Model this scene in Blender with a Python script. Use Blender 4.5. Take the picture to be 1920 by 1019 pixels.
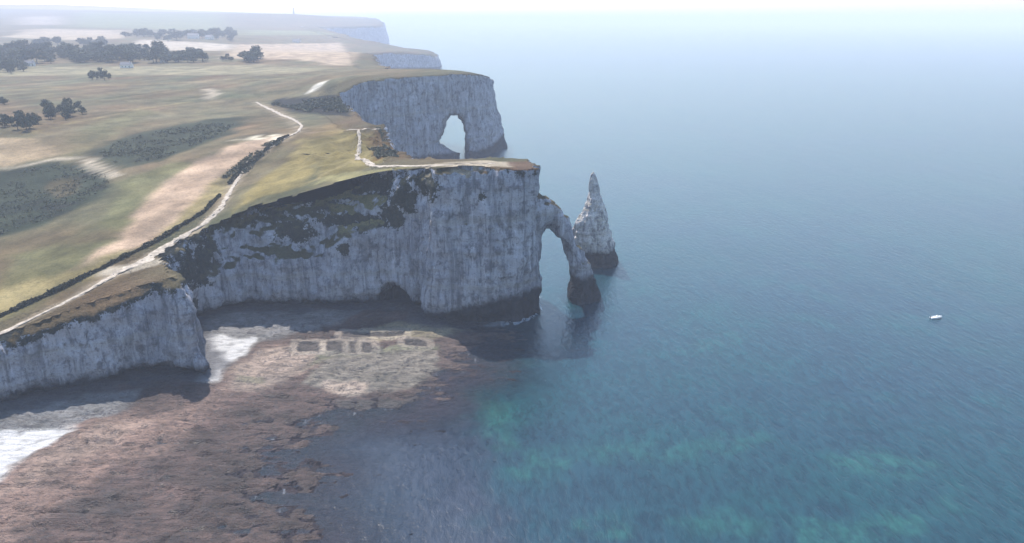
import bpy, math, random
import numpy as np
from mathutils import Vector, Matrix

for o in list(bpy.data.objects):
    bpy.data.objects.remove(o)
SC = bpy.context.scene
COL = SC.collection
random.seed(7)
rng = np.random.RandomState(11)

# ------------------------------------------------------------------ camera, sky, sun, exposure
CAM_H = 140.0
FOC = 1478.0                 # focal length in pixels of the 1920 wide photograph
PITCH = math.radians(17.75)
cam = bpy.data.cameras.new('camera')
cam.sensor_width = 36.0
cam.lens = 36.0 * FOC / 1920.0
cam.clip_start = 1.0
cam.clip_end = 200000.0
camo = bpy.data.objects.new('camera', cam)
camo.location = (0, 0, CAM_H)
camo.rotation_euler = (math.radians(90) - PITCH, 0, 0)
COL.objects.link(camo)
SC.camera = camo

SUN_EL = math.radians(54)
SUN_AZ = math.radians(-28)   # measured from +Y towards +X: behind the cliffs on the left
world = bpy.data.worlds.new("World")
SC.world = world
world.use_nodes = True
wn = world.node_tree.nodes
wl = world.node_tree.links
wn.clear()
sky = wn.new('ShaderNodeTexSky')
sky.sky_type = 'NISHITA'
sky.sun_disc = False
sky.sun_elevation = SUN_EL
sky.sun_rotation = SUN_AZ
sky.altitude = 100
sky.air_density = 1.6
sky.dust_density = 0.8
sky.ozone_density = 5.0
bg = wn.new('ShaderNodeBackground')
bg.inputs['Strength'].default_value = 0.125
wo = wn.new('ShaderNodeOutputWorld')
wl.new(sky.outputs[0], bg.inputs[0])
wl.new(bg.outputs[0], wo.inputs[0])

sun = bpy.data.lights.new('sun', 'SUN')
sun.energy = 4.0
sun.angle = math.radians(0.6)
sun.color = (1.0, 0.93, 0.84)
suno = bpy.data.objects.new('sun', sun)
sd_ = Vector((math.sin(SUN_AZ) * math.cos(SUN_EL), math.cos(SUN_AZ) * math.cos(SUN_EL), math.sin(SUN_EL)))
suno.rotation_euler = sd_.to_track_quat('Z', 'Y').to_euler()
COL.objects.link(suno)

SC.view_settings.view_transform = 'Standard'
SC.view_settings.look = 'None'
SC.view_settings.exposure = 1.0
SC.view_settings.gamma = 1.0
SC.cycles.volume_bounces = 4
HAZE_DENSITY = 0.000185
HAZE_COLOR = (0.80, 0.85, 1.0)

# ------------------------------------------------------------------ helpers
CP, SP = math.cos(PITCH), math.sin(PITCH)

def W(px, py, z=0.0):
    """photo pixel -> world point on the level z"""
    u = (px - 960.0) / FOC
    v = (509.5 - py) / FOC
    dx, dy, dz = u, CP + v * SP, -SP + v * CP
    t = (z - CAM_H) / dz
    return (t * dx, t * dy, z)

def WD(px, py, D):
    """photo pixel -> world point at forward distance D"""
    u = (px - 960.0) / FOC
    v = (509.5 - py) / FOC
    dx, dy, dz = u, CP + v * SP, -SP + v * CP
    t = D / dy
    return (t * dx, D, CAM_H + t * dz)

def GX(px, D, z=0.0):
    """photo column at forward distance D -> ground point"""
    depth = D * CP + (CAM_H - z) * SP
    return ((px - 960.0) / FOC * depth, D)

def tag(o, label=None, cat=None, group=None, kind=None):
    if label: o['label'] = label
    if cat: o['category'] = cat
    if group: o['group'] = group
    if kind: o['kind'] = kind
    return o

def hash3(ix, iy, iz, seed):
    h = (ix * 374761393 + iy * 668265263 + iz * 2147483647 + seed * 974634777) & 0xFFFFFFFF
    h = ((h ^ (h >> 13)) * 1274126177) & 0xFFFFFFFF
    h = ((h ^ (h >> 16)) * 2246822519) & 0xFFFFFFFF
    return ((h ^ (h >> 15)) & 0xFFFFFF) / float(0xFFFFFF)

def vnoise(x, y, z, seed=0):
    """3-D value noise, about -1..1"""
    x = np.asarray(x, float); y = np.asarray(y, float); z = np.asarray(z, float)
    x, y, z = np.broadcast_arrays(x, y, z)
    fx, fy, fz = np.floor(x), np.floor(y), np.floor(z)
    ix, iy, iz = fx.astype(np.int64), fy.astype(np.int64), fz.astype(np.int64)
    tx, ty, tz = x - fx, y - fy, z - fz
    tx = tx * tx * (3 - 2 * tx); ty = ty * ty * (3 - 2 * ty); tz = tz * tz * (3 - 2 * tz)
    r = 0
    for a in (0, 1):
        wa = tx if a else 1 - tx
        for b in (0, 1):
            wb = ty if b else 1 - ty
            for c in (0, 1):
                wc = tz if c else 1 - tz
                r = r + wa * wb * wc * hash3(ix + a, iy + b, iz + c, seed)
    return r * 2 - 1

def fbm(x, y, z, octs=4, seed=0, gain=0.5):
    r = 0; a = 1.0; t = 0
    for i in range(octs):
        k = 2.03 ** i
        r = r + a * vnoise(np.asarray(x) * k + 17.3 * i, np.asarray(y) * k - 9.1 * i, np.asarray(z) * k + 3.7 * i, seed + i)
        t += a; a *= gain
    return r / t * 1.5

def smooth(a, b, x):
    t = np.clip((x - a) / (b - a), 0, 1)
    return t * t * (3 - 2 * t)

def poly_sd(x, y, poly):
    """signed distance to a closed polygon, negative inside"""
    x, y = np.broadcast_arrays(np.asarray(x, float), np.asarray(y, float))
    d = np.full(x.shape, 1e18); inside = np.zeros(x.shape, bool)
    n = len(poly)
    for i in range(n):
        ax, ay = poly[i][0], poly[i][1]; bx, by = poly[(i + 1) % n][0], poly[(i + 1) % n][1]
        ex, ey = bx - ax, by - ay
        L = ex * ex + ey * ey + 1e-12
        t = np.clip(((x - ax) * ex + (y - ay) * ey) / L, 0, 1)
        d = np.minimum(d, (x - ax - t * ex) ** 2 + (y - ay - t * ey) ** 2)
        c = (ay > y) != (by > y)
        if abs(ey) > 1e-12:
            inside ^= c & (x < ex * (y - ay) / ey + ax)
    d = np.sqrt(d)
    return np.where(inside, -d, d)

def line_d(x, y, pts):
    x = np.asarray(x, float); y = np.asarray(y, float)
    d = np.full(x.shape, 1e18)
    for (ax, ay), (bx, by) in zip([p[:2] for p in pts[:-1]], [p[:2] for p in pts[1:]]):
        ex, ey = bx - ax, by - ay
        t = np.clip(((x - ax) * ex + (y - ay) * ey) / (ex * ex + ey * ey + 1e-12), 0, 1)
        d = np.minimum(d, (x - ax - t * ex) ** 2 + (y - ay - t * ey) ** 2)
    return np.sqrt(d)

def mesh_obj(name, verts, faces, mat, parent=None, smooth_=True, attrs=None):
    me = bpy.data.meshes.new(name)
    verts = np.asarray(verts, dtype=np.float32)
    if isinstance(faces, np.ndarray):
        k = faces.shape[1]
        me.vertices.add(len(verts)); me.vertices.foreach_set('co', verts.ravel())
        me.loops.add(faces.size); me.loops.foreach_set('vertex_index', faces.astype(np.int32).ravel())
        me.polygons.add(len(faces))
        me.polygons.foreach_set('loop_start', np.arange(0, faces.size, k, dtype=np.int32))
        me.polygons.foreach_set('loop_total', np.full(len(faces), k, dtype=np.int32))
        me.update(calc_edges=True)
    else:
        me.from_pydata([tuple(map(float, v)) for v in verts], [], faces)
        me.update()
    if attrs:
        for an, arr in attrs.items():
            arr = np.asarray(arr, dtype=np.float32)
            if arr.ndim == 1:
                a = me.attributes.new(an, 'FLOAT', 'POINT'); a.data.foreach_set('value', arr)
            else:
                a = me.attributes.new(an, 'FLOAT_COLOR', 'POINT')
                a.data.foreach_set('color', np.concatenate([arr[:, :3], np.ones((len(arr), 1), np.float32)], 1).ravel())
    if smooth_:
        me.polygons.foreach_set('use_smooth', np.ones(len(me.polygons), bool))
    me.materials.append(mat)
    o = bpy.data.objects.new(name, me)
    COL.objects.link(o)
    if parent: o.parent = parent
    return o

def grid_faces(nu, nv, keep=None):
    i, j = np.meshgrid(np.arange(nu - 1), np.arange(nv - 1), indexing='ij')
    a = i * nv + j
    f = np.stack([a, a + nv, a + nv + 1, a + 1], -1).reshape(-1, 4)
    if keep is not None:
        k = keep[:-1, :-1] & keep[1:, :-1] & keep[1:, 1:] & keep[:-1, 1:]
        f = f[k.ravel()]
    return f

def compact(V, F, arrs):
    used = np.unique(F)
    m = np.full(len(V), -1, np.int64); m[used] = np.arange(len(used))
    return V[used], m[F], [a[used] for a in arrs]

# surface nets: iso-surface f=0 of a 3-D grid (negative = rock)
def surface_nets(f, org, h):
    ins = f < 0
    nx, ny, nz = f.shape
    corner = np.zeros((nx - 1, ny - 1, nz - 1), np.int8)
    for a in (0, 1):
        for b in (0, 1):
            for c in (0, 1):
                corner += ins[a:nx - 1 + a, b:ny - 1 + b, c:nz - 1 + c]
    act = (corner > 0) & (corner < 8)
    idx = np.argwhere(act)
    ids = np.full(act.shape, -1, np.int64); ids[act] = np.arange(len(idx))
    acc = np.zeros((len(idx), 3)); cnt = np.zeros(len(idx))
    i, j, k = idx.T
    for ax in range(3):
        o1, o2 = [q for q in range(3) if q != ax]
        for b in (0, 1):
            for c in (0, 1):
                p = np.zeros((len(idx), 3), int); p[:, o1] = b; p[:, o2] = c
                q = p.copy(); q[:, ax] = 1
                f0 = f[i + p[:, 0], j + p[:, 1], k + p[:, 2]]; f1 = f[i + q[:, 0], j + q[:, 1], k + q[:, 2]]
                cr = (f0 < 0) != (f1 < 0)
                t = np.where(cr, f0 / np.where(cr, f0 - f1, 1), 0)
                pt = p.astype(float); pt[:, ax] = t
                acc += np.where(cr[:, None], pt, 0); cnt += cr
    V = org + (idx + acc / np.maximum(cnt, 1)[:, None]) * h
    faces = []
    for ax in range(3):
        o1, o2 = (ax + 1) % 3, (ax + 2) % 3
        sl0 = [slice(None)] * 3; sl1 = [slice(None)] * 3
        sl0[ax] = slice(0, f.shape[ax] - 1); sl1[ax] = slice(1, f.shape[ax])
        cr = ins[tuple(sl0)] != ins[tuple(sl1)]
        e = np.argwhere(cr)
        ok = (e[:, o1] > 0) & (e[:, o2] > 0) & (e[:, o1] < f.shape[o1] - 1) & (e[:, o2] < f.shape[o2] - 1)
        e = e[ok]
        flip = ins[e[:, 0], e[:, 1], e[:, 2]]
        def cell(d1, d2):
            c = e.copy(); c[:, o1] -= d1; c[:, o2] -= d2
            return ids[c[:, 0], c[:, 1], c[:, 2]]
        q = np.stack([cell(1, 1), cell(0, 1), cell(0, 0), cell(1, 0)], 1)
        q[~flip] = q[~flip][:, ::-1]
        faces.append(q)
    F = np.concatenate(faces)
    return V, F[(F >= 0).all(1)]

def vert_normals(V, F):
    n = np.cross(V[F[:, 2]] - V[F[:, 0]], V[F[:, 3]] - V[F[:, 1]])
    N = np.zeros_like(V)
    for c in range(4):
        for a in range(3):
            N[:, a] += np.bincount(F[:, c], weights=n[:, a], minlength=len(V))
    return N / (np.linalg.norm(N, axis=1, keepdims=True) + 1e-9)

# ------------------------------------------------------------------ materials
def lin(r, g, b):
    f = lambda c: ((c / 255.0 + 0.055) / 1.055) ** 2.4 if c / 255.0 > 0.04045 else c / 255.0 / 12.92
    return (f(r), f(g), f(b))

class NT:
    def __init__(s, name):
        s.m = bpy.data.materials.new(name); s.m.use_nodes = True
        s.t = s.m.node_tree; s.n = s.t.nodes; s.l = s.t.links
        s.n.clear()
        s.out = s.n.new('ShaderNodeOutputMaterial')
        s.b = s.n.new('ShaderNodeBsdfPrincipled')
        s.l.new(s.b.outputs[0], s.out.inputs[0])
        s.geo = s.n.new('ShaderNodeNewGeometry')
    def set(s, inp, v):
        if hasattr(v, 'is_output') or isinstance(v, bpy.types.NodeSocket): s.l.new(v, inp)
        else:
            if isinstance(v, tuple) and len(v) == 3 and inp.type == 'RGBA': v = v + (1,)
            inp.default_value = v
    def mapping(s, scale=(1, 1, 1), rot=(0, 0, 0), vec=None):
        mp = s.n.new('ShaderNodeMapping')
        mp.inputs['Scale'].default_value = scale; mp.inputs['Rotation'].default_value = rot
        s.l.new(vec or s.geo.outputs['Position'], mp.inputs[0])
        return mp.outputs[0]
    def noise(s, scale, detail=4, rough=0.55, vec=None, dist=0.0):
        n = s.n.new('ShaderNodeTexNoise')
        n.inputs['Scale'].default_value = scale; n.inputs['Detail'].default_value = detail
        n.inputs['Roughness'].default_value = rough; n.inputs['Distortion'].default_value = dist
        s.l.new(vec or s.geo.outputs['Position'], n.inputs['Vector'])
        return n.outputs['Fac']
    def vor(s, scale, vec=None, feat='F1', out='Distance'):
        n = s.n.new('ShaderNodeTexVoronoi'); n.feature = feat
        n.inputs['Scale'].default_value = scale
        s.l.new(vec or s.geo.outputs['Position'], n.inputs['Vector'])
        return n.outputs[out]
    def ramp(s, fac, a, b, lo=0.0, hi=1.0):
        n = s.n.new('ShaderNodeMapRange'); n.interpolation_type = 'SMOOTHSTEP'
        s.set(n.inputs[0], fac)
        for k, v in zip((1, 2, 3, 4), (a, b, lo, hi)): n.inputs[k].default_value = v
        return n.outputs[0]
    def math(s, op, a, b=0.0):
        n = s.n.new('ShaderNodeMath'); n.operation = op
        s.set(n.inputs[0], a); s.set(n.inputs[1], b)
        return n.outputs[0]
    def mix(s, fac, a, b, mode='MIX'):
        n = s.n.new('ShaderNodeMix'); n.data_type = 'RGBA'; n.blend_type = mode
        s.set(n.inputs[0], fac); s.set(n.inputs[6], a); s.set(n.inputs[7], b)
        return n.outputs[2]
    def attr(s, name, out='Color'):
        n = s.n.new('ShaderNodeAttribute'); n.attribute_name = name
        return n.outputs[out]
    def bump(s, h, strength, dist, normal=None):
        n = s.n.new('ShaderNodeBump'); n.inputs['Strength'].default_value = strength
        n.inputs['Distance'].default_value = dist
        s.l.new(h, n.inputs['Height'])
        if normal: s.l.new(normal, n.inputs['Normal'])
        return n.outputs[0]
    def sep(s, sock):
        n = s.n.new('ShaderNodeSeparateXYZ'); s.l.new(sock, n.inputs[0]); return n.outputs
    def fin(s, color, rough=0.9, normal=None, spec=0.25):
        s.set(s.b.inputs['Base Color'], color); s.set(s.b.inputs['Roughness'], rough)
        s.b.inputs['Specular IOR Level'].default_value = spec
        if normal: s.l.new(normal, s.b.inputs['Normal'])
        return s.m

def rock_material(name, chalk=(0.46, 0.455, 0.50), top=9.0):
    """chalk cliffs: beds with flint bands, vertical runoff streaks, algae at the foot, turf where it is level.
    attributes: 'turf' colour of the turf, 'veg' growth on ledges and shade painted beside the buttress"""
    t = NT(name)
    P = t.sep(t.geo.outputs['Position']); N = t.sep(t.geo.outputs['Normal'])
    big = t.noise(0.045, 4, 0.6)
    mid = t.noise(0.22, 6, 0.65)
    fine = t.noise(1.1, 5, 0.7)
    streak = t.noise(1.0, 5, 0.65, t.mapping((0.45, 0.45, 0.035)), 0.4)
    warp = t.math('ADD', P[2], t.math('MULTIPLY', t.noise(0.03, 3), 5.0))
    bedv = t.n.new('ShaderNodeCombineXYZ'); t.l.new(warp, bedv.inputs[2])
    bed = t.noise(0.60, 3, 0.8, bedv.outputs[0])
    bed2 = t.noise(0.16, 2, 0.5, bedv.outputs[0])
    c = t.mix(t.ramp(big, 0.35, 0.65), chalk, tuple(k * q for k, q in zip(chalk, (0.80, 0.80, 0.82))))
    c = t.mix(t.ramp(mid, 0.48, 0.66, 0, 0.75), c, (0.10, 0.10, 0.12))
    c = t.mix(t.ramp(fine, 0.52, 0.66, 0, 0.6), c, (0.09, 0.09, 0.10))
    c = t.mix(t.ramp(streak, 0.50, 0.64, 0, 0.62), c, (0.085, 0.09, 0.11))
    stk2 = t.noise(1.0, 4, 0.6, t.mapping((0.16, 0.16, 0.02)), 0.5)
    c = t.mix(t.ramp(stk2, 0.48, 0.68, 0, 0.6), c, (0.13, 0.135, 0.155))
    c = t.mix(t.ramp(streak, 0.44, 0.30, 0, 0.5), c, tuple(1.5 * k for k in chalk))
    c = t.mix(t.math('MULTIPLY', t.ramp(bed, 0.55, 0.62, 0, 0.45), t.ramp(mid, 0.40, 0.6)), c, (0.085, 0.085, 0.095))
    c = t.mix(t.ramp(bed2, 0.52, 0.62, 0, 0.25), c, (0.34, 0.31, 0.26))
    # cracks
    cr = t.vor(0.13, t.mapping((1, 1, 0.30)), 'DISTANCE_TO_EDGE')
    c = t.mix(t.math('MULTIPLY', t.ramp(cr, 0.03, 0.0, 0, 0.5), t.ramp(mid, 0.45, 0.6)), c, (0.12, 0.12, 0.13))
    # growth on the ledges, and shade painted on the face beside the buttress
    veg_shade = t.attr('veg_shade', 'Fac')
    vf = t.ramp(t.math('ADD', veg_shade, t.math('ADD', t.math('MULTIPLY', t.math('SUBTRACT', mid, 0.5), 1.7), t.math('MULTIPLY', t.math('SUBTRACT', fine, 0.5), 0.9))), 0.42, 0.56)
    vc = t.mix(t.ramp(fine, 0.35, 0.65), (0.022, 0.027, 0.026), (0.055, 0.056, 0.040))
    c = t.mix(vf, c, vc)
    # algae and wet rock at the foot
    foot = t.math('ADD', P[2], t.math('MULTIPLY', t.math('SUBTRACT', mid, 0.5), 11.0))
    foot = t.math('SUBTRACT', foot, t.ramp(P[0], -40, 5, 0, 8.0))
    c = t.mix(t.ramp(foot, top, top - 4.5, 0, 0.95), c, (0.016, 0.018, 0.024))
    # turf where level
    tf = t.ramp(t.math('ADD', N[2], t.math('MULTIPLY', t.math('SUBTRACT', mid, 0.5), 0.5)), 0.52, 0.72)
    tf = t.math('MULTIPLY', tf, t.ramp(P[2], 14, 24))
    tc = t.mix(t.ramp(fine, 0.3, 0.7), t.mix(1.0, t.attr('turf'), (0.62, 0.62, 0.58), 'MULTIPLY'), t.mix(1.0, t.attr('turf'), (1.25, 1.22, 1.15), 'MULTIPLY'))
    c = t.mix(tf, c, tc)
    h = t.math('ADD', t.math('MULTIPLY', mid, 1.0), t.math('ADD', t.math('MULTIPLY', fine, 0.35), t.math('ADD', t.math('MULTIPLY', bed, 0.5), t.math('MULTIPLY', streak, 0.9))))
    nrm = t.bump(h, 1.0, 2.2)
    return t.fin(c, 0.95, nrm, 0.12)

def ground_material(name, bump=0.5, wet=False, contrast=1.0):
    t = NT(name)
    base = t.attr('col')
    a = t.noise(0.05, 6, 0.65); b = t.noise(0.35, 5, 0.7); f = t.noise(1.6, 3, 0.7)
    lo = 1 - 0.32 * contrast; hi = 1 + 0.28 * contrast
    c = t.mix(t.ramp(a, 0.3, 0.7), t.mix(1.0, base, (lo, lo * 1.02, lo), 'MULTIPLY'), t.mix(1.0, base, (hi, hi * 0.98, hi * 0.94), 'MULTIPLY'))
    c = t.mix(t.ramp(b, 0.52, 0.75, 0, 0.55 * contrast), c, t.mix(1.0, base, (0.45, 0.46, 0.45), 'MULTIPLY'))
    c = t.mix(t.ramp(f, 0.55, 0.75, 0, 0.35 * contrast), c, t.mix(1.0, base, (1.5, 1.45, 1.35), 'MULTIPLY'))
    g2 = t.noise(0.75, 4, 0.8, t.mapping((1, 1, 1), (0, 0, 0.5)), 0.6)
    c = t.mix(t.ramp(g2, 0.50, 0.60, 0, 0.30 * contrast), c, t.mix(1.0, base, (0.50, 0.52, 0.48), 'MULTIPLY'))
    c = t.mix(t.ramp(g2, 0.46, 0.38, 0, 0.22 * contrast), c, t.mix(1.0, base, (1.45, 1.42, 1.3), 'MULTIPLY'))
    h = t.math('ADD', t.math('MULTIPLY', b, 1.0), t.math('MULTIPLY', f, 0.4))
    if wet:
        st = t.noise(1.0, 5, 0.7, t.mapping((0.10, 0.45, 0.3), (0, 0, 0.25)), 0.8)
        d1 = t.math('ABSOLUTE', t.math('SUBTRACT', st, 0.5))
        c = t.mix(t.ramp(d1, 0.018, 0.002, 0, 0.85), c, (0.022, 0.020, 0.022))
        c = t.mix(t.ramp(b, 0.55, 0.60, 0, 0.7), c, t.mix(1.0, base, (0.30, 0.27, 0.30), 'MULTIPLY'))
        c = t.mix(t.ramp(t.noise(0.9, 4, 0.75), 0.62, 0.68, 0, 0.55), c, t.mix(1.0, base, (2.0, 1.95, 1.85), 'MULTIPLY'))
        pg = t.noise(2.2, 3, 0.7)
        pc = t.mix(t.ramp(pg, 0.35, 0.65), t.mix(1.0, base, (0.82, 0.82, 0.84), 'MULTIPLY'), t.mix(1.0, base, (1.15, 1.15, 1.14), 'MULTIPLY'))
        c = t.mix(t.ramp(t.attr('pebble', 'Fac'), 0.55, 0.8), c, pc)
        h = t.math('ADD', h, t.math('MULTIPLY', st, 1.2))
        return t.fin(c, t.ramp(b, 0.5, 0.6, 0.75, 0.45), t.bump(h, bump, 1.2), 0.3)
    return t.fin(c, 0.95, t.bump(h, bump, 1.0), 0.1)

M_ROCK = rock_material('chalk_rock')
M_TURF = ground_material('turf_ground', bump=0.7, contrast=1.25)

def simple(name, col, rough=0.8, var=0.3, scale=2.0, spec=0.2):
    t = NT(name)
    n = t.noise(scale, 4, 0.6)
    c = t.mix(t.ramp(n, 0.3, 0.7), tuple(k * (1 - var) for k in col), tuple(min(1, k * (1 + var)) for k in col))
    return t.fin(c, rough, t.bump(n, 0.3, 0.05), spec)

# ------------------------------------------------------------------ plan of the coast
def wz(px, py, z=1.0): return W(px, py, z)[:2]
COAST = [
    wz(-1100, 1060), wz(-700, 930), wz(-300, 838), wz(-120, 798), wz(0, 770), wz(70, 752), wz(150, 736), wz(215, 722), wz(280, 712), wz(330, 710), wz(378, 712),
    wz(388, 700), wz(378, 668), wz(362, 640), wz(350, 618), wz(368, 606), wz(420, 590), wz(470, 583), wz(560, 582), wz(640, 578),
    wz(700, 576), wz(750, 581), wz(788, 584), wz(797, 604), wz(822, 609), wz(870, 605), wz(920, 607), wz(965, 602), wz(992, 592),
    GX(1002, 368), GX(1003, 388), GX(994, 402), GX(960, 406), GX(900, 408), GX(850, 410), GX(800, 412), GX(776, 420),
    GX(768, 436), GX(752, 482), GX(738, 538), GX(715, 585), GX(690, 640), GX(660, 700), GX(648, 742),
    GX(690, 765), GX(740, 785), GX(780, 800), GX(830, 822), GX(880, 835), GX(915, 850), GX(938, 885), GX(945, 930), GX(930, 955),
    GX(890, 950), GX(850, 935), GX(800, 960), GX(760, 1050), GX(735, 1200), GX(715, 1500), GX(690, 1900), GX(668, 2250),
    GX(700, 2330), GX(760, 2340), GX(800, 2350), GX(822, 2380), GX(826, 2500), GX(810, 2640), GX(770, 2700), GX(720, 2900),
    GX(650, 3500), GX(610, 4300), GX(630, 4450), GX(690, 4500), GX(722, 4600), GX(728, 4800), GX(726, 5200), GX(715, 6000), GX(700, 9000),
    (-2500, 14000), (-16000, 14000), (-16000, 1500), (-3000, 200)]

def coast_sd(x, y):
    d = poly_sd(x, y, COAST)
    s = np.clip(y / 1400.0, 0.35, 3.0)
    n = fbm(np.asarray(x) / (26 * s), np.asarray(y) / (26 * s), 0.0, 3, 5) * 3.6 * s
    n2 = fbm(np.asarray(x) / 7.0, np.asarray(y) / 7.0, 0.0, 2, 9) * 1.1
    return d + n + n2

# plateau height: smooth surface through these points
def cp(px, py, D):
    p = WD(px, py, D); return p
def ch(px, py, h): return W(px, py, h)
CTRL = [cp(0, 636, 269), cp(150, 583, 284), cp(250, 543, 297), cp(320, 520, 300), (-230, 255, 20), (-330, 230, 14), (-500, 200, 12),
        cp(350, 455, 356), cp(425, 415, 372), cp(483, 372, 385), cp(573, 349, 392), cp(650, 333, 386), cp(720, 323, 380), cp(780, 318, 374),
        cp(840, 314, 358), cp(900, 314, 356), cp(1000, 315, 372), cp(950, 303, 392), cp(860, 304, 396), cp(780, 303, 402),
        ch(755, 285, 69), ch(740, 262, 69), ch(722, 240, 69), ch(690, 229, 67), ch(650, 217, 67), ch(620, 208, 67),
        ch(0, 560, 30), ch(0, 500, 34), ch(150, 480, 39), ch(0, 430, 38), ch(200, 400, 44), ch(300, 400, 46), ch(100, 350, 43), ch(0, 300, 50),
        ch(300, 310, 56), ch(440, 350, 52), ch(450, 270, 62), ch(560, 240, 65), ch(600, 290, 63), ch(690, 290, 68), ch(520, 300, 58),
        ch(0, 250, 60), ch(250, 260, 57), ch(250, 200, 64), ch(450, 210, 63), ch(560, 195, 66), ch(0, 170, 68), ch(450, 160, 71),
        cp(600, 163, 790), cp(620, 150, 790), cp(700, 139, 820), cp(770, 136, 850), cp(870, 134, 885), cp(905, 146, 905), cp(850, 133, 930), cp(920, 150, 930),
        ch(300, 130, 72), ch(0, 130, 73), ch(600, 125, 76), ch(700, 126, 80), ch(0, 100, 82), ch(300, 100, 82), ch(550, 100, 84),
        cp(670, 99, 2400), cp(760, 96, 2420), cp(815, 104, 2440), cp(620, 84, 2600), cp(450, 70, 2500), cp(200, 70, 2400), cp(-300, 90, 2000), cp(-800, 120, 1500),
        cp(640, 50, 4500), cp(725, 46, 4700), cp(550, 27, 5200), cp(700, 37, 5600), cp(300, 40, 4200), cp(0, 38, 4000), cp(-500, 50, 4000),
        cp(290, 20, 6500), cp(100, 9, 7000), cp(-400, 8, 7000), cp(-1200, 10, 9000), cp(500, 26, 8000), cp(690, 37, 9500), (-2500, 14000, 190), (-10000, 14000, 190), (-12000, 3000, 120), (-1500, 700, 70), (-3000, 600, 70)]
CTRL = np.array(CTRL)
_S = 100.0
KNOLL = W(690, 264, 68)
def _k(r): return r
def _fit():
    X = CTRL[:, :2] / _S
    r = np.sqrt(((X[:, None] - X[None]) ** 2).sum(-1) + 0.04)
    n = len(X)
    A = np.zeros((n + 3, n + 3)); A[:n, :n] = _k(r) - 0.02 * np.eye(n)
    A[:n, n] = 1; A[:n, n + 1:n + 3] = X / 100; A[n, :n] = 1; A[n + 1:n + 3, :n] = X.T / 100
    b = np.zeros(n + 3); b[:n] = CTRL[:, 2]
    return np.linalg.solve(A, b)
_COEF = _fit()
def Hp(x, y):
    x = np.asarray(x, float); y = np.asarray(y, float)
    r = np.full(x.shape, 0.0)
    for i, (cx, cy, _) in enumerate(CTRL):
        r = r + _COEF[i] * np.sqrt(((x - cx) ** 2 + (y - cy) ** 2) / _S ** 2 + 0.04)
    r = r + _COEF[-3] + _COEF[-2] * x / _S / 100 + _COEF[-1] * y / _S / 100
    far = np.clip((y - 1200) / 2000, 0, 1)
    r = r + fbm(x / 60, y / 60, 0.3, 3, 21) * 0.9 + far * fbm(x / 500, y / 700, 0.1, 3, 33) * 5
    kn = np.exp(-(((x - KNOLL[0]) / 38) ** 2 + ((y - KNOLL[1]) / 62) ** 2))     # broken knoll on the headland
    r = r + kn * (np.abs(fbm(x / 13, y / 17, 0.6, 4, 37)) * 9 - 3.2)
    return np.maximum(r, 6.0)

def on_land(px, py):
    """photo pixel -> point on the plateau"""
    h = 60.0
    for _ in range(12):
        p = W(px, py, h)
        h = 0.5 * h + 0.5 * float(Hp(np.array([p[0]]), np.array([p[1]]))[0])
    p = W(px, py, h)
    return (p[0], p[1], h)

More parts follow.
